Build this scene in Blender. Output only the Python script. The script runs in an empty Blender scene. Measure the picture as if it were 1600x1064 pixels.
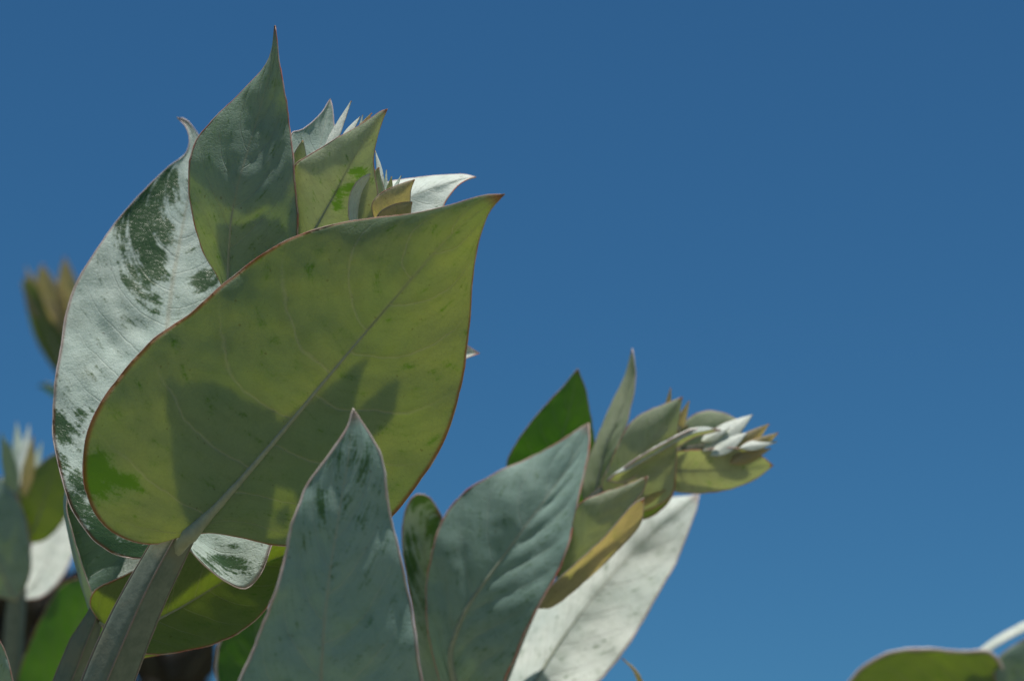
import bpy, math, random
from mathutils import Vector, noise as mnoise
R = math.radians
random.seed(7)
scene = bpy.context.scene
COL = scene.collection

# ------------------------------------------------------------------ camera, sky, sun, exposure
W, H = 1600.0, 1064.0
PITCH = R(17)
CAM = Vector((0, 0, 1.35))
HFOV = R(22)
FOC = 0.62                      # metres to the sharp shoot
cam_d = bpy.data.cameras.new('camera'); cam = bpy.data.objects.new('camera', cam_d); COL.objects.link(cam)
cam.location = CAM; cam.rotation_euler = (R(90) + PITCH, 0, 0)
cam_d.sensor_width = 36; cam_d.angle = HFOV
cam_d.clip_start = 0.02; cam_d.clip_end = 2000
cam_d.dof.use_dof = True; cam_d.dof.focus_distance = FOC + 0.008; cam_d.dof.aperture_fstop = 16.0
scene.camera = cam

SUN = Vector((0.06, -0.06, 0.98)).normalized()        # close to the zenith
EL = math.asin(SUN.z); AZ = math.atan2(SUN.x, SUN.y)
w = bpy.data.worlds.new('World'); scene.world = w; w.use_nodes = True
nt = w.node_tree
sky = nt.nodes.new('ShaderNodeTexSky'); sky.sky_type = 'NISHITA'; sky.sun_disc = False
sky.sun_elevation = EL; sky.sun_rotation = AZ
sky.altitude = 300; sky.air_density = 1.0; sky.dust_density = 0.0; sky.ozone_density = 2.4
bg = nt.nodes['Background']; bg.inputs['Strength'].default_value = 0.056
tint = nt.nodes.new('ShaderNodeMix'); tint.data_type = 'RGBA'; tint.blend_type = 'MULTIPLY'; tint.inputs[0].default_value = 1
tint.inputs[7].default_value = (0.35, 0.80, 1.04, 1)      # the deep, polarised blue of the whole sky
nt.links.new(sky.outputs[0], tint.inputs[6]); nt.links.new(tint.outputs[2], bg.inputs[0])
sl = bpy.data.lights.new('sun', 'SUN'); so = bpy.data.objects.new('sun', sl); COL.objects.link(so)
sl.energy = 5.0; sl.angle = R(0.53); sl.color = (1.0, 0.955, 0.88)
so.location = (1, -1, 6); so.rotation_euler = (-SUN).to_track_quat('-Z', 'Y').to_euler()
scene.view_settings.view_transform = 'Standard'; scene.view_settings.look = 'None'
scene.view_settings.exposure = 0.15; scene.view_settings.gamma = 1
scene.cycles.max_bounces = 12; scene.cycles.diffuse_bounces = 6; scene.cycles.transmission_bounces = 8
scene.cycles.glossy_bounces = 3
scene.cycles.sample_clamp_indirect = 6

# ------------------------------------------------------------------ pixel -> world
TX = math.tan(HFOV / 2)
FWD = Vector((0, math.cos(PITCH), math.sin(PITCH))); UP = Vector((0, -math.sin(PITCH), math.cos(PITCH))); RT = Vector((1, 0, 0))
def S(D): return 2 * TX * D / W               # metres per photo pixel at distance D
def P(p, D):
    """photo pixel x, y and an offset away from the camera (in pixels of distance D) to a world point"""
    d = D + p[2] * S(D)
    return CAM + (FWD + RT * ((p[0] - W/2) / (W/2) * TX) + UP * ((H/2 - p[1]) / (W/2) * TX)) * d

# ------------------------------------------------------------------ materials
def N(nt, t, **kw):
    n = nt.nodes.new(t)
    for k, v in kw.items():
        if k.startswith('i_'):
            n.inputs[int(k[2:])].default_value = v
        else: setattr(n, k, v)
    return n
class G:
    def __init__(s, name):
        s.m = bpy.data.materials.new(name); s.m.use_nodes = True; s.t = s.m.node_tree
        s.b = s.t.nodes['Principled BSDF']; s.o = s.t.nodes['Material Output']
    def L(s, a, b): s.t.links.new(a, b)
    def put(s, sock, v):
        if isinstance(v, (int, float)): sock.default_value = v
        elif isinstance(v, tuple): sock.default_value = v if len(v) == 4 or sock.type == 'VECTOR' else v + (1,)
        else: s.L(v, sock)
    def math(s, op, a, b=0.0, c=None):
        n = s.t.nodes.new('ShaderNodeMath'); n.operation = op
        s.put(n.inputs[0], a); s.put(n.inputs[1], b)
        if c is not None: s.put(n.inputs[2], c)
        return n.outputs[0]
    def step(s, x, lo, hi, a=0.0, b=1.0):
        n = s.t.nodes.new('ShaderNodeMapRange'); n.interpolation_type = 'SMOOTHSTEP'
        s.put(n.inputs[0], x); n.inputs[1].default_value = lo; n.inputs[2].default_value = hi
        n.inputs[3].default_value = a; n.inputs[4].default_value = b
        return n.outputs[0]
    def mix(s, f, a, b, kind='MIX'):
        n = s.t.nodes.new('ShaderNodeMix'); n.data_type = 'RGBA'; n.blend_type = kind
        s.put(n.inputs[0], f); s.put(n.inputs[6], a); s.put(n.inputs[7], b)
        return n.outputs[2]
    def noise(s, vec, scale, detail=4, rough=0.55):
        n = s.t.nodes.new('ShaderNodeTexNoise'); n.inputs['Scale'].default_value = scale
        n.inputs['Detail'].default_value = detail; n.inputs['Roughness'].default_value = rough
        s.L(vec, n.inputs['Vector']); return n.outputs[0]

def leaf_material(name, wax=(0.37, 0.48, 0.42), green=(0.045, 0.115, 0.022), trans=(0.60, 0.68, 0.17), f=0.46,
                  red=0.6, cover=1.0, vein=1.0, nveins=8.5, tip=(0.30, 0.05, 0.03), rough=0.62):
    g = G(name); t = g.t
    tc = t.nodes.new('ShaderNodeTexCoord'); obj = tc.outputs['Object']
    sep = t.nodes.new('ShaderNodeSeparateXYZ'); g.L(tc.outputs['UV'], sep.inputs[0])
    U, V = sep.outputs[0], sep.outputs[1]
    sgn = g.math('MULTIPLY_ADD', U, 2.0, -1.0)
    a = g.math('ABSOLUTE', sgn)
    big = g.noise(obj, 55, 3); mid = g.noise(obj, 260, 5, 0.6); fine = g.noise(obj, 1500, 4, 0.65)
    # lateral veins leave the midrib at an angle and arch towards the tip
    wv = g.math('MULTIPLY', V, nveins)
    arch = g.math('MULTIPLY', g.math('POWER', a, 1.25), -1.9*nveins/8)
    side = g.math('MULTIPLY', g.math('SIGN', sgn), 0.23)
    wv = g.math('ADD', g.math('ADD', wv, arch), g.math('ADD', side, g.math('MULTIPLY', big, 0.55)))
    fr = g.math('SUBTRACT', g.math('FRACT', wv), 0.5)
    dv = g.math('ABSOLUTE', fr)                                   # 0 on the vein
    lat = g.math('MULTIPLY', g.step(dv, 0.0, 0.038, 1, 0), g.step(a, 0.55, 0.95, 1, 0.15))
    soft = g.step(dv, 0.0, 0.30, 1, 0)
    rib = g.step(a, 0.006, 0.032, 1, 0)
    vo = t.nodes.new('ShaderNodeTexVoronoi'); vo.feature = 'DISTANCE_TO_EDGE'; vo.inputs['Scale'].default_value = 900
    va = t.nodes.new('ShaderNodeVectorMath'); va.operation = 'ADD'
    nz = t.nodes.new('ShaderNodeTexNoise'); nz.inputs['Scale'].default_value = 300; g.L(obj, nz.inputs['Vector'])
    vs = t.nodes.new('ShaderNodeVectorMath'); vs.operation = 'SCALE'; vs.inputs['Scale'].default_value = 0.004
    g.L(nz.outputs['Color'], vs.inputs[0]); g.L(obj, va.inputs[0]); g.L(vs.outputs[0], va.inputs[1]); g.L(va.outputs[0], vo.inputs['Vector'])
    net = g.step(vo.outputs['Distance'], 0.0, 0.11, 1, 0)
    # wax bloom, rubbed away in places (point attribute) down to the green blade
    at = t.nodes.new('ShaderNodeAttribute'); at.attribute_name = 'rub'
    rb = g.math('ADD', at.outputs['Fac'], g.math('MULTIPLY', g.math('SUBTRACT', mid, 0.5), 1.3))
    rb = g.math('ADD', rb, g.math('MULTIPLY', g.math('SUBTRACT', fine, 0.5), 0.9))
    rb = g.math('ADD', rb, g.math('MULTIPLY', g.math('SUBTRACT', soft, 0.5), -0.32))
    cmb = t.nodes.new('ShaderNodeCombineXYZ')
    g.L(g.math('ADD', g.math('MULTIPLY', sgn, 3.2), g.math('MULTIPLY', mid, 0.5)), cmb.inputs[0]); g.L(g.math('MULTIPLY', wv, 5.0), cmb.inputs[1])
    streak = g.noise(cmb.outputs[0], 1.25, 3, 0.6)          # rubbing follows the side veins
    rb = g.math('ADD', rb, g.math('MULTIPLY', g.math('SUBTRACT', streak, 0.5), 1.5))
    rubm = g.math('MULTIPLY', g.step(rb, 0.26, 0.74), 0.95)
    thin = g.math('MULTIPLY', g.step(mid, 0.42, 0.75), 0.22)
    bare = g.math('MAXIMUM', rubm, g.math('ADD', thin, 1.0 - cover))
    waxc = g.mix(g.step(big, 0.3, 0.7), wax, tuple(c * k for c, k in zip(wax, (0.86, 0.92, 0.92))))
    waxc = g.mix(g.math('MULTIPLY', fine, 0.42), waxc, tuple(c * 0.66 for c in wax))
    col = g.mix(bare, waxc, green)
    col = g.mix(g.math('MULTIPLY', lat, 0.30 * vein), col, (0.52, 0.52, 0.44))
    col = g.mix(g.math('MULTIPLY', rib, 0.5), col, (0.46, 0.45, 0.34))
    speck = g.math('MULTIPLY', g.step(g.noise(obj, 820, 2, 0.5), 0.70, 0.76), 0.5)
    col = g.mix(speck, col, (0.10, 0.075, 0.045))
    col = g.mix(g.math('MULTIPLY', g.step(streak, 0.45, 0.75), 0.09), col, green)
    edge = g.step(a, 0.965, 0.992); tipm = g.step(V, 0.955, 0.995)
    redm = g.math('MULTIPLY', g.math('MAXIMUM', edge, tipm), red)
    col = g.mix(redm, col, tip)
    tr = g.mix(g.math('MULTIPLY', soft, 0.22), trans, tuple(c * 0.72 for c in trans))
    tr = g.mix(g.math('MULTIPLY', lat, 0.30 * vein), tr, (0.62, 0.60, 0.30))
    tr = g.mix(g.math('MULTIPLY', net, 0.26), tr, tuple(c * 0.62 for c in trans))
    tr = g.mix(g.step(big, 0.35, 0.7, 0, 0.30), tr, tuple(c * k for c, k in zip(trans, (0.68, 0.86, 0.8))))
    tr = g.mix(g.math('MULTIPLY', speck, 0.7), tr, (0.16, 0.12, 0.03))
    tr = g.mix(g.math('MULTIPLY', g.step(streak, 0.4, 0.75), 0.28), tr, tuple(c * 0.7 for c in trans))
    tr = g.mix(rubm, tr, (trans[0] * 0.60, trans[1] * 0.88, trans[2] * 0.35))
    tr = g.mix(redm, tr, (0.5, 0.16, 0.08))
    h = g.math('MULTIPLY', fine, 0.30)
    h = g.math('ADD', h, g.math('MULTIPLY', mid, 0.65))
    h = g.math('ADD', h, g.math('MULTIPLY', net, -0.10))
    h = g.math('ADD', h, g.math('MULTIPLY', lat, -0.35 * vein))
    bp = t.nodes.new('ShaderNodeBump'); bp.inputs['Strength'].default_value = 0.55; bp.inputs['Distance'].default_value = 0.0005
    g.L(h, bp.inputs['Height'])
    b = g.b
    g.L(col, b.inputs['Base Color']); g.L(bp.outputs[0], b.inputs['Normal'])
    g.L(g.mix(bare, (rough,)*3, (0.34,)*3), b.inputs['Roughness'])
    g.L(g.mix(bare, (0.25,)*3, (0.5,)*3), b.inputs['Specular IOR Level'])
    tl = t.nodes.new('ShaderNodeBsdfTranslucent'); g.L(tr, tl.inputs[0]); g.L(bp.outputs[0], tl.inputs[1])
    mx = t.nodes.new('ShaderNodeMixShader'); mx.inputs[0].default_value = f
    g.L(b.outputs[0], mx.inputs[1]); g.L(tl.outputs[0], mx.inputs[2]); g.L(mx.outputs[0], g.o.inputs['Surface'])
    return g.m

def plain_material(name, c1, c2, scale=300, rough=0.6, bump=0.3, dist=0.0005, c3=None):
    g = G(name); tc = g.t.nodes.new('ShaderNodeTexCoord'); obj = tc.outputs['Object']
    n1 = g.noise(obj, scale, 5, 0.6); n2 = g.noise(obj, scale * 0.17, 3)
    col = g.mix(g.step(n1, 0.3, 0.7), c1, c2)
    if c3: col = g.mix(g.step(n2, 0.48, 0.62), col, c3)
    bp = g.t.nodes.new('ShaderNodeBump'); bp.inputs['Strength'].default_value = bump; bp.inputs['Distance'].default_value = dist
    g.L(n1, bp.inputs['Height']); g.L(bp.outputs[0], g.b.inputs['Normal'])
    g.L(col, g.b.inputs['Base Color']); g.b.inputs['Roughness'].default_value = rough
    return g.m

M = {
 'glauc': leaf_material('glaucous_leaf'),
 'front': leaf_material('thin_backlit_leaf', wax=(0.27, 0.36, 0.26), trans=(0.64, 0.68, 0.18), f=0.49, vein=1.5, nveins=7.5),
 'silver': leaf_material('silver_leaf', wax=(0.58, 0.68, 0.62), f=0.30, red=0.5),
 'frost': leaf_material('frosted_leaf', wax=(0.70, 0.80, 0.74), green=(0.028, 0.080, 0.014), f=0.25, red=0.5, nveins=13, vein=0.55),  # rubbed green darkened to stand in for shade on the upper blade
 'white': leaf_material('white_bloom_leaf', wax=(0.80, 0.84, 0.78), f=0.24, red=0.45),
 'grey': leaf_material('grey_leaf', wax=(0.35, 0.47, 0.43), f=0.36, red=0.5),
 'slate': leaf_material('slate_leaf', wax=(0.33, 0.47, 0.42), trans=(0.48, 0.60, 0.18), f=0.28, red=0.5, vein=0.8),
 'young': leaf_material('young_leaf', wax=(0.52, 0.56, 0.45), trans=(0.76, 0.79, 0.40), f=0.52, vein=0.4, red=0.75, tip=(0.45, 0.13, 0.07)),
 'amber': leaf_material('amber_young_leaf', wax=(0.55, 0.49, 0.39), trans=(0.86, 0.76, 0.40), f=0.60, vein=0.3, red=0.8, tip=(0.50, 0.18, 0.10)),
 'olive': leaf_material('olive_leaf', wax=(0.20, 0.25, 0.15), trans=(0.56, 0.66, 0.08), f=0.46, cover=0.8),
 'green': leaf_material('bare_green_leaf', wax=(0.20, 0.30, 0.16), trans=(0.40, 0.66, 0.07), f=0.48, cover=0.35),
 'stem': plain_material('glaucous_stem', (0.17, 0.20, 0.15), (0.12, 0.15, 0.11), 420, 0.7, 0.35, 0.0004, (0.18, 0.19, 0.13)),
 'stemedge': plain_material('stem_ridge', (0.26, 0.19, 0.17), (0.20, 0.18, 0.14), 500, 0.6, 0.3),
 'rim': plain_material('leaf_margin', (0.44, 0.13, 0.09), (0.50, 0.40, 0.33), 240, 0.5, 0.3),
 'palerim': plain_material('pale_leaf_margin', (0.56, 0.50, 0.46), (0.46, 0.34, 0.30), 240, 0.5, 0.3),
 'rib': plain_material('leaf_midrib', (0.30, 0.33, 0.24), (0.24, 0.27, 0.20), 500, 0.55, 0.3),
 'bark': plain_material('dark_bark', (0.030, 0.022, 0.015), (0.016, 0.012, 0.008), 90, 0.9, 0.8, 0.004),
 'sand': plain_material('sandy_ground', (0.25, 0.22, 0.15), (0.18, 0.16, 0.10), 30, 0.95, 0.5, 0.01, (0.12, 0.15, 0.07)),
}

# ------------------------------------------------------------------ geometry helpers
def cr(pts, n):
    """n+1 points evenly spread by length along a Catmull-Rom curve through pts"""
    pts = [Vector(p) for p in pts]
    e = [2*pts[0]-pts[1]] + pts + [2*pts[-1]-pts[-2]]
    out = []
    for i in range(1, len(e)-2):
        p0, p1, p2, p3 = e[i-1:i+3]
        for k in range(14):
            t = k/14
            out.append(0.5*((2*p1)+(p2-p0)*t+(2*p0-5*p1+4*p2-p3)*t*t+(3*p1-p0-3*p2+p3)*t**3))
    out.append(pts[-1])
    L = [0]
    for a, b in zip(out, out[1:]): L.append(L[-1]+(b-a).length)
    res = []; j = 0
    for i in range(n+1):
        s = L[-1]*i/n
        while j < len(L)-2 and L[j+1] < s: j += 1
        d = L[j+1]-L[j]
        res.append(out[j].lerp(out[j+1], (s-L[j])/d if d > 0 else 0))
    return res

def link(name, verts, faces, mat, parent, uvs=None, attr=None, smooth=True):
    me = bpy.data.meshes.new(name)
    off = parent_base(parent)
    me.from_pydata([v-off for v in verts], [], faces)
    if smooth: me.polygons.foreach_set('use_smooth', [True]*len(me.polygons))
    if uvs:
        ul = me.uv_layers.new(name='UVMap'); buf = []
        for p in me.polygons:
            for vi in p.vertices: buf.extend(uvs[vi])
        ul.data.foreach_set('uv', buf)
    if attr:
        at = me.attributes.new('rub', 'FLOAT', 'POINT'); at.data.foreach_set('value', attr)
    me.materials.append(mat); me.update()
    o = bpy.data.objects.new(name, me); COL.objects.link(o); o.parent = parent
    return o
BASES = {}
def parent_base(p):
    while p is not None and p.name not in BASES: p = p.parent
    return BASES[p.name] if p else Vector()

def tube(path, rad, sides=8, cap=True):
    """round tube along world points, radius per point"""
    vs, fs = [], []
    n = len(path); prev = None
    for i, p in enumerate(path):
        t = (path[min(i+1, n-1)]-path[max(i-1, 0)]).normalized()
        if prev is None:
            prev = t.orthogonal().normalized()
        x = (prev-t*prev.dot(t)).normalized(); prev = x; y = t.cross(x)
        r = rad[i] if isinstance(rad, list) else rad
        for k in range(sides):
            a = 2*math.pi*k/sides
            vs.append(p+(x*math.cos(a)+y*math.sin(a))*r)
    for i in range(n-1):
        for k in range(sides):
            fs.append((i*sides+k, i*sides+(k+1) % sides, (i+1)*sides+(k+1) % sides, (i+1)*sides+k))
    if cap:
        fs.append(tuple(range(sides-1, -1, -1))); fs.append(tuple((n-1)*sides+k for k in range(sides)))
    return vs, fs

class Shoot:
    def __init__(s, name, label, cat, D, ground, group=None):
        s.D = D
        s.base = Vector((ground[0], ground[1], 0.0))
        s.e = bpy.data.objects.new(name, None); COL.objects.link(s.e); s.e.location = s.base
        s.e.empty_display_size = 0.05
        s.e['label'] = label; s.e['category'] = cat
        if group: s.e['group'] = group
        BASES[s.e.name] = s.base
    def stem(s, pts, hw, square=True, mat='stem', twist=0.0, sub=True):
        """pts from the top of what the photo shows of the stem upwards; it is carried on down to the ground"""
        wp = [P(p, s.D) for p in pts]
        d = (wp[0]-wp[1]).normalized(); g = s.base; h = wp[0].z
        b0, b1, b2, b3 = g+Vector((0, 0, -0.03)), g+Vector((0, 0, h*0.5)), wp[0]+d*h*0.22, wp[0]
        low = [b0*(1-t)**3+b1*3*t*(1-t)**2+b2*3*t*t*(1-t)+b3*t**3 for t in [k/40 for k in range(40)]]
        i0 = len(low)
        path = low+cr(wp, 60)
        sc = S(s.D)
        # half-width along the length
        wid = []
        for i in range(len(path)):
            if i <= i0: wid.append(hw[0]*sc*(1+0.35*(1-i/max(1, i0))))
            else:
                t = (i-i0)/(len(path)-1-i0)*(len(hw)-1); k = min(int(t), len(hw)-2)
                wid.append((hw[k]+(hw[k+1]-hw[k])*(t-k))*sc)
        if not square:
            v, f = tube(path, wid, 10)
            return link('stem', v, f, M[mat], s.e)
        vs, fs = [], []; n = len(path)
        prof = []                                    # rounded square section, corners at 0, 90, 180 and 270 degrees
        for q in range(28):
            th_ = 2*math.pi*q/28; c_, s_ = abs(math.cos(th_+math.pi/4)), abs(math.sin(th_+math.pi/4))
            prof.append((th_, (c_**6+s_**6)**(-1/6)))
        ns = len(prof); ridge = []
        prev = None
        for i, p in enumerate(path):
            t = (path[min(i+1, n-1)]-path[max(i-1, 0)]).normalized()
            if prev is None:
                c = Vector((math.cos(twist), math.sin(twist), 0))
                prev = c
            x = (prev-t*prev.dot(t)).normalized(); prev = x; y = t.cross(x)
            for a, rr in prof:
                a += 0.02*math.sin(i*0.5)
                vs.append(p+(x*math.cos(a)+y*math.sin(a))*wid[i]*rr*0.86*(1+0.02*mnoise.noise(p*60)))
        for i in range(n-1):
            for k in range(ns):
                fs.append((i*ns+k, i*ns+(k+1) % ns, (i+1)*ns+(k+1) % ns, (i+1)*ns+k))
        fs.append(tuple(range(ns-1, -1, -1))); fs.append(tuple((n-1)*ns+k for k in range(ns)))
        st = link('stem', vs, fs, M[mat], s.e)
        if sub:
            for q in range(4):
                pa = [vs[i*ns+q*7] for i in range(n)]
                v, f = tube(pa, [w_*0.06*(0.8+0.6*abs(mnoise.noise(Vector((i_*0.3, q, 0))))) for i_, w_ in enumerate(wid)], 6)
                link('ridge', v, f, M['stemedge'], st)
        return st

    def leaf(s, mat, base, tip, Lp, Rp, Mp=None, z=(0, 0, 0, 0, 0), name='leaf', label=None, thick=0.00055, nu=26, nv=44,
             quilt=2.2, crinkle=2.0, rim='rim', rib=True, rubs=(), p=1.6, wave=2.0, ztip=0.0, zc=None, rimw=1.0, ribw=1.0, ribbase=0.0, ribpre=(), nq=8.0):
        """base, tip, outline and midrib in photo pixels; z = offset from the camera at base and tip, arch, left and right edge"""
        D = s.D; sd = random.random()*100
        zb, zt, arch, zl, zr = z
        Lc = cr([tuple(base)+(0,)]+[tuple(q)+(0,) for q in Lp]+[tuple(tip)+(0,)], nv)
        Rc = cr([tuple(base)+(0,)]+[tuple(q)+(0,) for q in Rp]+[tuple(tip)+(0,)], nv)
        mp = Mp or [tuple((l+r)/2 for l, r in zip(Lc[i][:2], Rc[i][:2])) for i in (nv//4, nv//2, 3*nv//4)]
        Mc = cr([tuple(base)+(0,)]+[tuple(q)+(0,) for q in mp]+[tuple(tip)+(0,)], nv)
        size = (Vector(tip)-Vector(base)).length
        k0 = min(1.0, size/450.0)
        grid = []; rub = []; uvs = []
        for i in range(nv+1):
            v = i/nv
            zm = zb+(zt-zb)*v+arch*4*v*(1-v)+ztip*max(0, (v-0.75)/0.25)**2
            if zc:
                t = v*(len(zc)-1); kk = min(int(t), len(zc)-2); tt = t-kk
                c1, c2 = zc[kk], zc[kk+1]; c0 = zc[kk-1] if kk else 2*c1-c2; c3 = zc[kk+2] if kk+2 < len(zc) else 2*c2-c1
                zm += 0.5*(2*c1+(c2-c0)*tt+(2*c0-5*c1+4*c2-c3)*tt*tt+(3*c1-c0-3*c2+c3)*tt**3)
            e = max(0.0, math.sin(math.pi*min(1, v)))**0.7
            for j in range(nu+1):
                u = 2*j/nu-1; a = abs(u)
                E = Lc[i] if u < 0 else Rc[i]
                q = Mc[i].lerp(E, a)
                zz = zm+(zl if u < 0 else zr)*e*a**p
                env = min(1, v*8)*min(1, (1-v)*5)
                ph = v*nq-1.9*(nq/8)*a**1.25+(0.23 if u > 0 else -0.23)+0.4*mnoise.noise(Vector((u*1.5, v*3, sd)))
                amp = 0.35+0.9*abs(mnoise.noise(Vector((u*2.2, v*5, sd+3))))
                zz += -quilt*k0*env*amp*(abs(math.sin(math.pi*ph))*2-1.2)*(1-a**3)*min(1, a*6)
                zz += crinkle*k0*env*3.0*mnoise.noise(Vector((q.x/70, q.y/70, sd)))
                zz += crinkle*k0*env*0.9*mnoise.noise(Vector((q.x/22, q.y/22, sd+9)))
                zz += wave*k0*env*a**5*4*mnoise.noise(Vector((v*9, (1 if u > 0 else -1)*3, sd)))
                ww = wave*k0*env*a**6*(1.0*mnoise.noise(Vector((v*16, (1 if u > 0 else -1)*5, sd)))+0.5*mnoise.noise(Vector((v*45, (1 if u > 0 else -1)*5, sd))))
                d2 = (E-Mc[i]); d2 = d2.normalized() if d2.length > 1e-6 else d2
                q = q+d2*ww
                grid.append(P((q.x, q.y, zz), D)); uvs.append(((u+1)/2, v))
                r = 0.0
                for (x, y, rx, ry, st) in rubs:
                    r = max(r, st*math.exp(-(((q.x-x)/rx)**2+((q.y-y)/ry)**2)))
                rub.append(r)
        m = nu+1
        # thickness along the surface normal
        nor = []
        for i in range(nv+1):
            for j in range(m):
                i0, i1 = max(i-1, 0), min(i+1, nv); j0, j1 = max(j-1, 0), min(j+1, nu)
                if i in (0, nv): i0, i1 = (0, 2) if i == 0 else (nv-2, nv)
                du = grid[i*m+j1]-grid[i*m+j0] if 0 < i < nv else grid[(1 if i == 0 else nv-1)*m+j1]-grid[(1 if i == 0 else nv-1)*m+j0]
                dv = grid[i1*m+j]-grid[i0*m+j]
                nn = du.cross(dv)
                nor.append(nn.normalized() if nn.length > 1e-14 else Vector((0, -1, 0)))
        th = thick*(0.6+0.4*k0)
        tv = [th*(1-0.55*abs(2*(j/nu)-1)**5)*0.5 for j in range(m)]
        va = [grid[q]+nor[q]*tv[q % m] for q in range(len(grid))]
        vb = [grid[q]-nor[q]*tv[q % m] for q in range(len(grid))]
        o = len(va); fs = []
        for i in range(nv):
            for j in range(nu):
                a_, b_, c_, d_ = i*m+j, i*m+j+1, (i+1)*m+j+1, (i+1)*m+j
                fs.append((a_, b_, c_, d_)); fs.append((o+d_, o+c_, o+b_, o+a_))
            fs.append((i*m, (i+1)*m, o+(i+1)*m, o+i*m))
            fs.append((i*m+nu, o+i*m+nu, o+(i+1)*m+nu, (i+1)*m+nu))
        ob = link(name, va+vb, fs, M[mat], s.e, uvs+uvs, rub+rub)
        if label: ob['label'] = label
        sc = S(D)
        if rim:
            path = [grid[i*m] for i in range(nv+1)]+[grid[i*m+nu] for i in range(nv-1, -1, -1)]
            rr = [th*0.42*rimw*(0.75+0.5*abs(mnoise.noise(Vector((i*0.35, sd, 0))))) for i in range(len(path))]
            v, f = tube(path, rr, 6); link('margin', v, f, M[rim], ob)
        if rib:
            e_ = int(nv*0.93)
            path = [grid[i*m+nu//2] for i in range(e_+1)]
            rr = [sc*ribw*(max(0.35, 4.6*k0*(1-(i/e_))**1.5+0.4)+ribbase*math.exp(-i/e_*16)) for i in range(e_+1)]
            path = [P(q[:3], D) for q in ribpre]+path; rr = [q[3]*sc for q in ribpre]+rr
            v, f = tube(path, rr, 9); link('midrib', v, f, M['rib'], ob)
        return ob
    def bud(s, mat, base, tip, w, z=(0, 0, 0, 0, 0), bend=(0, 0), **kw):
        """a small narrow leaf given by base, tip and half-width in pixels"""
        b, t = Vector(base), Vector(tip); d = t-b; n = Vector((d.y, -d.x)).normalized(); bd = Vector(bend)
        c = lambda f: b+d*f+bd*4*f*(1-f)
        if mat in ('white', 'silver'):               # frosted little leaves lean back and catch the sun
            z = (z[0], z[1]-d.y*0.7, z[2], z[3]+0.9*w*d.x/d.length, z[4]-0.9*w*d.x/d.length); kw.setdefault('p', 1.1)
        Lp = [tuple(c(f)+n*w*k) for f, k in ((0.2, 0.75), (0.45, 1.0), (0.75, 0.55))]
        Rp = [tuple(c(f)-n*w*k) for f, k in ((0.2, 0.75), (0.45, 1.0), (0.75, 0.55))]
        kw.setdefault('nu', 10); kw.setdefault('nv', 18); kw.setdefault('rib', False); kw.setdefault('rim', None)
        kw.setdefault('name', 'bud_leaf'); kw.setdefault('quilt', 0.4)
        return s.leaf(mat, base, tip, Lp, Rp, [tuple(c(f)) for f in (0.2, 0.45, 0.75)], z, **kw)

# ------------------------------------------------------------------ ground
gv = []; gf = []; ng = 40
for i in range(ng+1):
    for j in range(ng+1):
        x = (i/ng*2-1); y = (j/ng*2-1)
        X = 400*x*abs(x)**1.5; Y = 400*y*abs(y)**1.5
        gv.append(Vector((X, Y, 0.04*mnoise.noise(Vector((X*0.6, Y*0.6, 0))) if max(abs(X), abs(Y)) > 2 else 0.0)))
for i in range(ng):
    for j in range(ng):
        a = i*(ng+1)+j; gf.append((a, a+ng+1, a+ng+2, a+1))
ground = link('ground', gv, gf, M['sand'], None); ground['kind'] = 'structure'

# ------------------------------------------------------------------ the sharp main shoot
A = Shoot('eucalyptus_shoot', 'tall sharp eucalyptus shoot with broad backlit olive leaf and thick square stem', 'eucalyptus shoot', FOC, (-0.155, 0.66))
A.stem([(128, 1200, 4), (163, 1080, 4), (212, 960, 4), (268, 850, 8), (330, 735, 34), (378, 590, 58), (420, 480, 72), (480, 400, 80), (545, 335, 84)],
       [39, 36, 33, 27, 22, 20, 15, 11, 8], twist=R(6))
A.leaf('front', (296, 836), (788, 304),
       [(280, 838), (245, 849), (205, 845), (165, 822), (138, 780), (129, 735), (136, 680), (152, 638), (185, 590), (238, 532), (300, 487), (345, 447), (408, 399), (465, 369), (550, 346), (640, 335), (700, 322), (755, 306)],
       [(330, 832), (380, 840), (445, 853), (530, 850), (590, 828), (630, 786), (672, 730), (697, 680), (714, 630), (725, 575), (733, 505), (738, 440), (745, 390), (753, 360), (765, 330)],
       [(345, 785), (420, 700), (520, 580), (620, 463), (700, 372), (750, 328)],
       z=(-30, -165, 10, 46, 26), label='broad olive green leaf lit through from behind', nu=48, nv=84, quilt=2.0, crinkle=1.8, ztip=-45, rimw=0.75, ribw=1.35, ribbase=5, ribpre=[(250, 896, 14, 8), (268, 868, 6, 11), (280, 852, -8, 12), (289, 843, -21, 11)],
       rubs=[(150, 738, 34, 42, 0.95), (205, 745, 34, 22, 0.72)])
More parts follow.
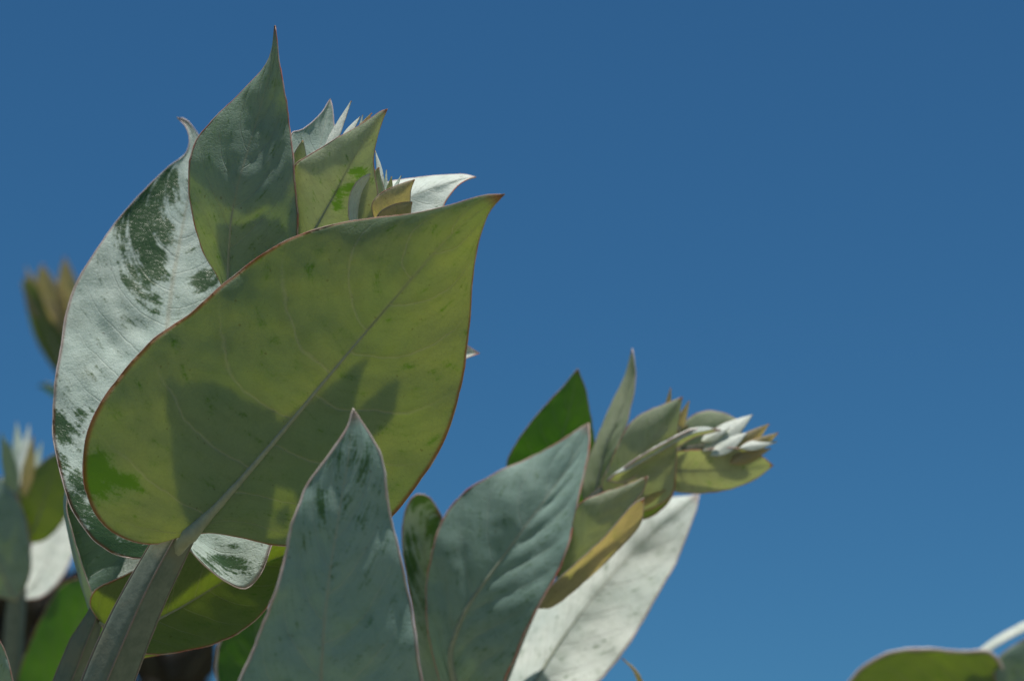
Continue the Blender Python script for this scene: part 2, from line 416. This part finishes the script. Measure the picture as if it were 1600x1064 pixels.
A.leaf('frost', (276, 842), (277, 184),
       [(258, 858), (225, 872), (180, 866), (135, 830), (104, 775), (86, 700), (82, 640), (92, 560), (108, 470), (140, 408), (175, 355), (215, 308), (262, 262), (288, 243), (296, 222), (291, 200)],
       [(290, 852), (318, 882), (352, 908), (384, 920), (408, 895), (424, 855), (444, 780), (452, 650), (440, 520), (405, 380), (357, 270), (322, 232), (308, 208), (292, 188)],
       [(262, 740), (254, 640), (258, 540), (270, 440), (288, 340), (303, 262), (306, 225), (297, 198)],
       z=(10, 510, 40, -40, -20), label='pale frosted leaf with rubbed green patches, some painted as shade', nu=56, nv=104, quilt=2.2, crinkle=2.0, rimw=0.8, nq=13, rim='palerim',
       rubs=[(225, 350, 46, 60, 1.1), (232, 405, 34, 70, 1.0), (255, 290, 34, 34, 0.9), (320, 440, 26, 26, 0.9), (210, 425, 18, 50, 0.7),  # upper patches: rubbed wax, widened and darkened in place of a cast shadow
             (95, 690, 18, 60, 0.75), (120, 780, 30, 40, 0.9), (160, 838, 50, 40, 1.1), (215, 862, 40, 22, 1.1), (122, 660, 18, 26, 0.62), (350, 880, 45, 22, 0.75)])
A.leaf('glauc', (380, 580), (430, 41),
       [(366, 530), (346, 445), (320, 398), (302, 340), (295, 290), (298, 245), (311, 213), (337, 184), (375, 146), (408, 112), (424, 82)],
       [(415, 530), (450, 450), (463, 385), (465, 340), (461, 285), (456, 225), (450, 180), (442, 132), (435, 85)],
       [(362, 500), (357, 430), (361, 350), (372, 290), (392, 220), (412, 150), (425, 95)],
       z=(0, 0, 0, 14, -4), zc=[96, 58, 22, 54, 82], label='upright grey green leaf with a sharp red tip', nu=40, nv=72, quilt=3.0, crinkle=1.6, rimw=1.0)
A.leaf('glauc', (425, 480), (434, 92),  # unseen leaf added close behind the upright one to shade its middle
       [(385, 430), (356, 380), (346, 310), (356, 245), (385, 190), (415, 140)], [(446, 440), (456, 370), (453, 290), (446, 210), (440, 150)],
       z=(0, 0, 0, 6, 0), zc=[86, 62, 46, 68, 98], nu=22, nv=40)
# leaf pair behind the bud cluster
A.leaf('white', (520, 400), (743, 277),
       [(560, 320), (600, 288), (660, 277), (700, 274), (725, 273)], [(600, 420), (660, 370), (690, 328), (698, 312), (715, 291), (732, 280)],
       [(570, 360), (630, 315), (690, 290)], z=(96, 290, 30, 60, -30), label='white frosted leaf catching the sun', nu=20, nv=36)
A.leaf('silver', (500, 400), (516, 155),
       [(470, 360), (448, 280), (453, 214), (475, 202), (500, 180), (511, 163)], [(530, 340), (532, 260), (523, 205), (520, 172)],
       [(500, 320), (495, 260), (508, 195)], z=(120, 290, 10, -20, -14), nu=20, nv=36, rim='palerim')
# bud cluster
A.leaf('young', (478, 385), (605, 171),
       [(462, 370), (456, 320), (459, 264), (476, 247), (500, 233), (525, 217), (550, 204), (580, 185), (594, 175)],
       [(520, 400), (570, 375), (590, 320), (586, 275), (583, 250), (588, 220), (597, 190)],
       [(500, 345), (525, 300), (545, 262), (570, 220), (590, 188)],
       z=(40, 4, -8, 22, 14), label='pale yellow green young leaf with red tip', nu=26, nv=44, quilt=1.4, crinkle=1.0,
       rubs=[(560, 268, 12, 8, 0.85), (565, 280, 20, 5, 0.85), (548, 290, 14, 14, 0.8), (530, 310, 10, 20, 0.62)])
A.bud('white', (505, 250), (549, 158), 8, (70, 60, 0, 4, 0), (-4, 8))
A.bud('white', (525, 240), (563, 183), 6, (76, 70, 0, 4, 0), (0, -3))
A.bud('amber', (540, 235), (581, 177), 6, (66, 60, 0, 4, 0), (2, -3))
A.bud('silver', (555, 230), (567, 180), 3, (84, 80, 0, 2, 0))
A.bud('young', (462, 280), (473, 220), 12, (62, 60, 0, 6, 6), (0, 0), rim='palerim', thick=0.0008)
A.bud('young', (480, 275), (497, 234), 10, (90, 90, 0, 4, 4))
A.leaf('white', (556, 365), (578, 272), [(546, 345), (545, 315), (552, 293), (564, 279)], [(560, 345), (566, 318), (572, 296)], [(552, 345), (553, 318), (561, 292)],
       z=(14, 8, 0, -14, 24), name='bud_leaf', nu=12, nv=22, rib=False, rim='palerim', quilt=0.4)
A.leaf('young', (575, 375), (592, 262), [(558, 350), (560, 315), (574, 285), (583, 270)], [(600, 350), (606, 320), (600, 295), (594, 275)],
       z=(30, 40, 0, 10, 14), name='bud_leaf', nu=12, nv=22, rib=False, quilt=0.4)
A.bud('white', (592, 320), (586, 236), 6, (62, 56, 0, 0, 4), (5, 0))
A.bud('silver', (602, 312), (604, 266), 3, (64, 64, 0, 2, 0)); A.bud('young', (606, 312), (612, 276), 5, (62, 62, 0, 3, 0)); A.bud('silver', (610, 308), (627, 275), 3, (72, 76, 0, 2, 0))
A.leaf('amber', (596, 360), (648, 281), [(584, 338), (582, 318), (596, 302), (618, 291), (634, 285)], [(630, 340), (640, 320), (641, 302), (644, 290)],
       z=(10, -12, -6, 8, 8), name='bud_leaf', nu=14, nv=24, rib=False, quilt=0.4)
A.leaf('amber', (600, 370), (644, 316), [(588, 350), (592, 334), (608, 323), (628, 317)], [(630, 360), (640, 340), (642, 326)],
       z=(-2, -20, -4, 8, 8), name='bud_leaf', nu=14, nv=24, rib=False, quilt=0.4)
A.leaf('white', (470, 480), (749, 552), [(540, 450), (640, 470), (715, 530), (735, 544)], [(520, 560), (620, 590), (700, 570), (732, 558)], None,
       z=(90, 620, 60, 0, -40), nu=20, nv=36)

# ------------------------------------------------------------------ second shoot low behind the main stem
E = Shoot('eucalyptus_shoot', 'small eucalyptus shoot forking just behind the thick square stem, with dark olive leaf', 'eucalyptus shoot', 0.665, (-0.19, 0.74))
E.stem([(60, 1220, 0), (102, 1080, 0), (126, 1015, 0), (146, 968, 2), (160, 935, 6)], [27, 24, 22, 20, 8], twist=R(20))
E.leaf('grey', (150, 972), (150, 690), [(163, 968), (142, 922), (125, 872), (112, 828), (104, 786), (120, 730)], [(178, 955), (215, 900), (235, 830), (215, 750)],
       [(140, 955), (122, 900), (108, 840), (100, 780), (116, 725)], z=(6, 60, 0, -55, 70), rim='palerim', nu=30, nv=44, rib=False)
E.leaf('olive', (156, 970), (520, 842), [(141, 945), (148, 922), (180, 905), (222, 886), (300, 852), (400, 836)], [(180, 1008), (240, 1022), (300, 1014), (350, 1000), (402, 966), (442, 915), (485, 868)],
       [(195, 990), (245, 968), (300, 938), (350, 908), (430, 872)], z=(-8, 10, 0, -70, -18), p=1.2, label='yellow green leaf folded along its midrib', nu=36, nv=56, crinkle=1.4, rimw=0.9)
E.leaf('olive', (128, 1040), (330, 1006), [(160, 1018), (220, 1004), (290, 1000)], [(170, 1040), (230, 1026), (285, 1016)], z=(30, 60, 0, -20, 10), nu=16, nv=26, rib=False)
E.leaf('white', (165, 960), (275, 820), [(170, 900), (195, 860), (240, 830)], [(210, 930), (240, 890), (265, 850)], z=(20, 110, 0, 0, 0), nu=16, nv=26)

# ------------------------------------------------------------------ leaf standing in front
B = Shoot('eucalyptus_shoot', 'single upright grey green leaf overlapping the lower edge of the broad olive leaf', 'eucalyptus shoot', 0.553, (-0.06, 0.58))
B.stem([(530, 1500, 10), (522, 1420, 10), (515, 1330, 8), (512, 1280, 6)], [30, 28, 24, 16], twist=R(40))
B.leaf('slate', (512, 1340), (552, 640),
       [(430, 1290), (372, 1180), (368, 1090), (398, 1010), (432, 920), (449, 855), (462, 800), (485, 752), (518, 706), (543, 668)],
       [(590, 1290), (640, 1190), (658, 1090), (650, 1000), (632, 900), (612, 815), (603, 760), (596, 715), (578, 680), (562, 656)],
       [(505, 1180), (502, 1050), (512, 920), (530, 800), (545, 710)],
       z=(0, 100, -30, 0, 44), nu=48, nv=90, quilt=3.4, crinkle=1.1, rim='palerim', rimw=1.7, ribw=1.3, wave=3.2,
       rubs=[(500, 790, 18, 40, 0.45), (545, 720, 40, 40, 0.4), (560, 790, 26, 60, 0.35), (520, 900, 14, 26, 0.35)])
B.leaf('silver', (520, 1345), (720, 1090), [(560, 1230), (630, 1140), (690, 1100)], [(620, 1330), (700, 1240), (725, 1150)], z=(20, 190, 0, 0, 0), nu=20, nv=36)

# ------------------------------------------------------------------ right shoot, slightly out of focus
C = Shoot('eucalyptus_shoot', 'leaning eucalyptus shoot with bright white leaf and pinkish bud tips', 'eucalyptus shoot', 0.735, (0.0, 0.80))
C.stem([(690, 1330, 10), (715, 1230, 12), (745, 1130, 14), (785, 1030, 18), (835, 920, 24), (890, 825, 30), (960, 760, 40), (1040, 715, 48), (1150, 692, 54)],
       [30, 28, 26, 23, 20, 17, 14, 11, 7], twist=R(36))
C.leaf('slate', (735, 1150), (920, 661),
       [(700, 1110), (684, 1050), (669, 985), (667, 915), (678, 850), (698, 802), (728, 768), (772, 740), (825, 717), (872, 692), (902, 672)],
       [(765, 1110), (790, 1060), (815, 1000), (842, 945), (872, 893), (890, 845), (905, 772), (914, 735), (921, 695)],
       [(705, 1040), (712, 990), (735, 940), (775, 885), (830, 810), (875, 748), (908, 696)],
       z=(-14, 88, -50, 22, -34), label='large slate grey leaf with sunlit midrib', nu=48, nv=84, quilt=3.2, crinkle=0.9, rimw=1.2, ribw=1.5)
C.leaf('white', (775, 1160), (1092, 772),
       [(780, 1070), (815, 990), (870, 905), (930, 835), (1000, 782), (1050, 777), (1075, 775)],
       [(850, 1150), (920, 1080), (972, 1020), (1022, 940), (1056, 878), (1076, 828), (1088, 795)],
       [(815, 1100), (870, 1010), (930, 930), (990, 862), (1045, 812)],
       z=(20, 330, 40, 90, -50), label='bright white frosted leaf in full sun', nu=34, nv=56, quilt=1.3, crinkle=2.0, rim='palerim', rimw=1.0)
C.leaf('green', (880, 850), (903, 576),
       [(840, 830), (800, 770), (793, 722), (812, 684), (846, 640), (878, 606), (895, 585)], [(925, 800), (932, 720), (924, 660), (916, 612), (908, 590)],
       [(872, 780), (872, 710), (890, 640)], z=(180, 150, -10, 10, 10), label='dark bare green leaf', nu=24, nv=44)
C.leaf('young', (925, 800), (988, 545),
       [(910, 770), (920, 720), (935, 680), (952, 638), (972, 598), (982, 568)], [(960, 770), (965, 715), (980, 660), (992, 605), (992, 570)],
       [(935, 750), (948, 695), (972, 640), (985, 590)], z=(60, 130, -6, 30, -20), nu=20, nv=40, rim='palerim')
C.leaf('young', (945, 800), (1066, 620),
       [(940, 760), (955, 720), (972, 682), (990, 656), (1015, 641), (1045, 629)], [(1000, 800), (1048, 775), (1056, 730), (1058, 680), (1062, 645)],
       [(975, 760), (1005, 710), (1040, 660)], z=(26, 6, -14, 20, 14), nu=22, nv=40)
C.leaf('olive', (960, 800), (1075, 664), [(960, 770), (985, 730), (1030, 690)], [(1010, 810), (1050, 776), (1058, 730), (1066, 690)], z=(44, 50, 0, 10, 10), nu=18, nv=32)
C.bud('amber', (1035, 690), (1048, 606), 7, (44, 44, 0, 4, 4)); C.bud('amber', (1050, 690), (1077, 626), 8, (36, 34, 0, 4, 4)); C.bud('white', (1052, 680), (1072, 634), 5, (26, 24, 0, 2, 2))
C.leaf('young', (1050, 745), (1160, 660), [(1055, 700), (1070, 660), (1098, 643), (1130, 645)], [(1090, 740), (1130, 715), (1155, 690)], z=(80, 80, -14, 16, 10), nu=18, nv=32, rib=False)
C.leaf('young', (1040, 735), (1208, 727), [(1052, 708), (1100, 702), (1150, 700), (1185, 710)], [(1050, 765), (1095, 770), (1140, 764), (1180, 748)],
       [(1090, 735), (1150, 733)], z=(30, 10, 0, -16, 12), nu=20, nv=36)
C.leaf('young', (950, 750), (1125, 672), [(965, 738), (1000, 714), (1040, 691), (1078, 673), (1105, 670)], [(975, 752), (1012, 732), (1050, 704), (1085, 682), (1110, 675)],
       z=(2, 6, 0, -26, 10), nu=14, nv=32, rib=False, rim='palerim', rimw=2.6, quilt=0.5)
C.bud('white', (1098, 705), (1176, 648), 17, (6, 0, 0, 6, 6)); C.bud('white', (1110, 712), (1168, 676), 12, (-4, -8, 0, 4, 4)); C.bud('white', (1095, 690), (1140, 668), 9, (10, 6, 0, 4, 4))
C.bud('amber', (1130, 718), (1202, 662), 14, (16, 10, 0, 6, 6)); C.bud('amber', (1140, 722), (1216, 676), 13, (6, 0, 0, 6, 6)); C.bud('white', (1155, 700), (1214, 690), 8, (-4, -8, 0, 4, 4)); C.bud('amber', (1140, 725), (1205, 700), 9, (0, -4, 0, 4, 4))
C.leaf('young', (862, 935), (1012, 744), [(872, 895), (888, 845), (904, 790), (935, 773), (980, 757)], [(900, 915), (940, 860), (980, 800), (1004, 768)],
       z=(-4, -36, -10, 14, -8), nu=20, nv=36, rib=False, label='pinkish grey young leaf')
C.leaf('amber', (842, 950), (1006, 778), [(862, 915), (905, 875), (945, 838), (985, 792)], [(868, 945), (925, 898), (978, 846), (1002, 815)],
       z=(-18, -60, -8, -12, 16), nu=18, nv=36, rib=False, rim='palerim', label='translucent yellow young leaf')
C.bud('silver', (960, 800), (1013, 747), 6, (-14, -16, 0, 3, 3)); C.bud('amber', (985, 795), (1040, 765), 7, (10, 8, 0, 3, 3)); C.bud('amber', (940, 810), (985, 755), 5, (-16, -18, 0, 3, 3))
C.leaf('white', (957, 742), (1118, 670), [(975, 729), (1002, 711), (1040, 688), (1078, 670), (1100, 667)], [(980, 735), (1008, 719), (1046, 697), (1082, 678), (1104, 673)],  # white sliver put in as the highlight along the young leaf's upper edge
       z=(-18, -12, 0, 8, -6), p=1.0, nu=8, nv=28, rib=False, rim=None, quilt=0.2, name='bud_leaf')
# older leaf with a rolled top, left of the grey leaf
C.leaf('silver', (735, 1190), (690, 806), [(690, 1160), (658, 1060), (642, 940), (629, 860), (630, 812), (638, 786), (652, 772), (672, 778)],
       [(770, 1150), (745, 1050), (712, 950), (698, 880), (694, 840)], [(712, 1080), (690, 980), (668, 890), (664, 830), (676, 800)],
       z=(40, 60, 10, -30, -10), nu=26, nv=46, crinkle=3.0, rubs=[(680, 820, 22, 40, 0.8), (640, 880, 14, 60, 0.8), (660, 775, 40, 14, 1.0), (665, 960, 20, 40, 0.5)], label='glossy green leaf with rolled top')
C.bud('amber', (1010, 1180), (972, 1028), 5, (30, 30, 0, 4, 4), (16, -22), name='leaf', rim='palerim')

# ------------------------------------------------------------------ leaf rising behind the front leaf, below the olive one
K = Shoot('eucalyptus_shoot', 'green leaf with pinkish margin low between square stem and front grey leaf', 'eucalyptus shoot', 0.76, (-0.13, 0.86))
K.stem([(450, 1380, 0), (440, 1300, 0), (430, 1230, 0), (425, 1190, 0)], [24, 22, 18, 10], twist=R(30))
K.leaf('green', (425, 1220), (400, 930), [(370, 1170), (345, 1090), (338, 1030), (352, 980), (375, 950)], [(470, 1150), (475, 1060), (450, 985)], z=(0, 60, 0, -10, 10), rim='palerim', rimw=3.0, nu=22, nv=36)

# ------------------------------------------------------------------ blurred shoots at the left
F = Shoot('eucalyptus_shoot', 'strongly blurred eucalyptus bud cluster with tan tips, beyond the frosted leaf', 'eucalyptus shoot', 1.16, (-0.44, 1.30), 'blurred shoots behind')
F.stem([(150, 1300, 0), (150, 1080, 0), (140, 820, 0), (120, 680, 0), (100, 590, 0), (85, 520, 0)], [16, 14, 12, 11, 10, 6], twist=R(20), sub=False)
F.leaf('olive', (104, 605), (38, 432), [(78, 568), (56, 530), (42, 482), (38, 452)], [(112, 570), (100, 520), (72, 470), (50, 440)], z=(-10, -14, 0, 8, 0), nu=16, nv=30)
F.leaf('amber', (100, 590), (101, 400), [(86, 540), (84, 480), (92, 430)], [(135, 560), (142, 500), (120, 440)], z=(10, 0, -6, 6, 6), nu=16, nv=30)
F.leaf('amber', (90, 570), (66, 412), [(68, 520), (56, 470), (58, 430)], [(108, 520), (104, 470), (80, 432)], z=(4, -4, -4, 6, 6), nu=14, nv=26)
F.leaf('white', (102, 600), (128, 500), [(90, 560), (92, 525), (110, 508)], [(125, 590), (140, 550), (138, 515)], z=(-18, 20, 0, 0, 0), nu=14, nv=24)
F.bud('amber', (72, 490), (40, 415), 7, (-4, -4, 0, 3, 3)); F.bud('amber', (62, 500), (33, 440), 7, (-14, -14, 0, 3, 3)); F.bud('silver', (85, 500), (78, 425), 6, (0, 0, 0, 3, 3)); F.bud('amber', (100, 520), (62, 455), 7, (-20, -20, 0, 3, 3))
F.leaf('green', (128, 660), (60, 602), [(100, 620), (78, 600)], [(110, 650), (85, 620)], z=(0, 0, 0, 4, 4), nu=12, nv=20, rib=False)

F2 = Shoot('eucalyptus_shoot', 'blurred eucalyptus shoot with white leaf and silvery bud tips beyond the thick stem', 'eucalyptus shoot', 0.93, (-0.36, 1.05), 'blurred shoots behind')
F2.stem([(20, 1250, 0), (20, 1080, 0), (22, 990, 0), (27, 925, 0), (32, 850, 6), (32, 760, 8)], [17, 16, 15, 14, 10, 6], twist=R(20), sub=False)
F2.leaf('grey', (26, 938), (-20, 735), [(-30, 920), (-70, 850), (-60, 780)], [(46, 900), (47, 850), (38, 800), (12, 756)], z=(-16, -6, -20, 10, 10), nu=20, nv=34)
F2.leaf('white', (30, 938), (122, 792), [(38, 885), (58, 835), (90, 805)], [(68, 930), (98, 900), (116, 855)], z=(8, 170, 0, 10, -10), nu=18, nv=32)
F2.leaf('olive', (36, 850), (92, 705), [(28, 800), (36, 755), (66, 722)], [(75, 840), (105, 800), (108, 745)], z=(6, -10, -10, 8, 8), nu=18, nv=32)
F2.bud('silver', (32, 780), (26, 658), 12, (-8, -8, 0, 4, 4)); F2.bud('silver', (40, 780), (66, 690), 9, (0, 0, 0, 4, 4)); F2.bud('white', (30, 760), (46, 662), 8, (2, 0, 0, 4, 4)); F2.bud('grey', (26, 770), (2, 676), 12, (4, 4, 0, 4, 4)); F2.bud('amber', (38, 780), (52, 680), 10, (-14, -14, 0, 4, 4)); F2.bud('grey', (20, 790), (14, 690), 12, (-16, -18, 0, 4, 4))
F2.leaf('green', (15, 1130), (165, 900), [(30, 1050), (60, 975), (95, 915), (130, 902)], [(85, 1150), (145, 1090), (165, 1000)], z=(-10, -70, 0, 14, 14), nu=22, nv=36)

Gs = Shoot('eucalyptus_shoot', 'narrow sharp grey leaf tip with red edge crossing the blurred pale stem', 'eucalyptus shoot', 0.60, (-0.24, 0.62))
Gs.stem([(-50, 1420, 0), (-46, 1340, 0), (-42, 1250, 0), (-40, 1200, 0)], [24, 22, 18, 10], twist=R(30))
Gs.leaf('grey', (-40, 1230), (-22, 962), [(-90, 1160), (-95, 1080), (-55, 1000)], [(10, 1190), (26, 1110), (18, 1055), (7, 1018), (-8, 986)], z=(0, 20, 0, 6, 10), nu=22, nv=36)

Hs = Shoot('eucalyptus_shoot', 'blurred leaf tops with arching white stalk, alone against the sky', 'eucalyptus shoot', 0.86, (0.26, 1.0))
Hs.stem([(1640, 1420, 0), (1630, 1300, 0), (1615, 1180, 0), (1590, 1090, 0)], [18, 17, 15, 8], twist=R(30))
Hs.leaf('olive', (1590, 1085), (1300, 1110), [(1550, 1022), (1500, 1018), (1438, 1014), (1390, 1020), (1350, 1040), (1322, 1072)], [(1560, 1130), (1480, 1150), (1380, 1145)], z=(0, -30, -10, -16, 10), rim='palerim', rimw=3.6, nu=22, nv=40)
Hs.leaf('white', (1505, 1045), (1690, 940), [(1528, 1016), (1556, 995), (1602, 970), (1650, 950)], [(1535, 1028), (1565, 1005), (1610, 982), (1655, 956)], z=(-14, 40, 0, 12, -8), p=1.0, nu=12, nv=26, rib=False, rim=None)
Hs.leaf('grey', (1600, 1120), (1640, 985), [(1560, 1080), (1556, 1035), (1590, 1004)], [(1650, 1090), (1670, 1040), (1660, 1005)], z=(-20, -20, -8, 10, 10), nu=18, nv=30)
Hs.bud('white', (1590, 1050), (1606, 995), 12, (-30, -24, 0, 4, 4))

# ------------------------------------------------------------------ shrub behind everything, its shade painted into dark leaf colours
T = Shoot('dark_shrub', 'leafy shrub painted dark brown for deep shade behind the stems', 'shrub', 1.35, (-0.50, 1.55))
M['shadeleaf'] = leaf_material('shade_painted_leaf', wax=(0.032, 0.026, 0.018), green=(0.020, 0.022, 0.012), trans=(0.06, 0.06, 0.02), f=0.15, red=0.2)  # near-black leaf colour stands in for deep shade
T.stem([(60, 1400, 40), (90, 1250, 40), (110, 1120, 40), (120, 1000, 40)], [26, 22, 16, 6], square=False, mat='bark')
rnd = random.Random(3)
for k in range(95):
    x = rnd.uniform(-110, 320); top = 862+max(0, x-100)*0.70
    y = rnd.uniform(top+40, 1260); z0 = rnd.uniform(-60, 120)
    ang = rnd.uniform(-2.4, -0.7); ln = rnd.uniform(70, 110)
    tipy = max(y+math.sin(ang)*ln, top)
    T.bud('shadeleaf', (x, y), (x+math.cos(ang)*ln*0.7, tipy), rnd.uniform(20, 32), (z0, z0+rnd.uniform(-40, 40), 0, 8, 8), name='leaf')
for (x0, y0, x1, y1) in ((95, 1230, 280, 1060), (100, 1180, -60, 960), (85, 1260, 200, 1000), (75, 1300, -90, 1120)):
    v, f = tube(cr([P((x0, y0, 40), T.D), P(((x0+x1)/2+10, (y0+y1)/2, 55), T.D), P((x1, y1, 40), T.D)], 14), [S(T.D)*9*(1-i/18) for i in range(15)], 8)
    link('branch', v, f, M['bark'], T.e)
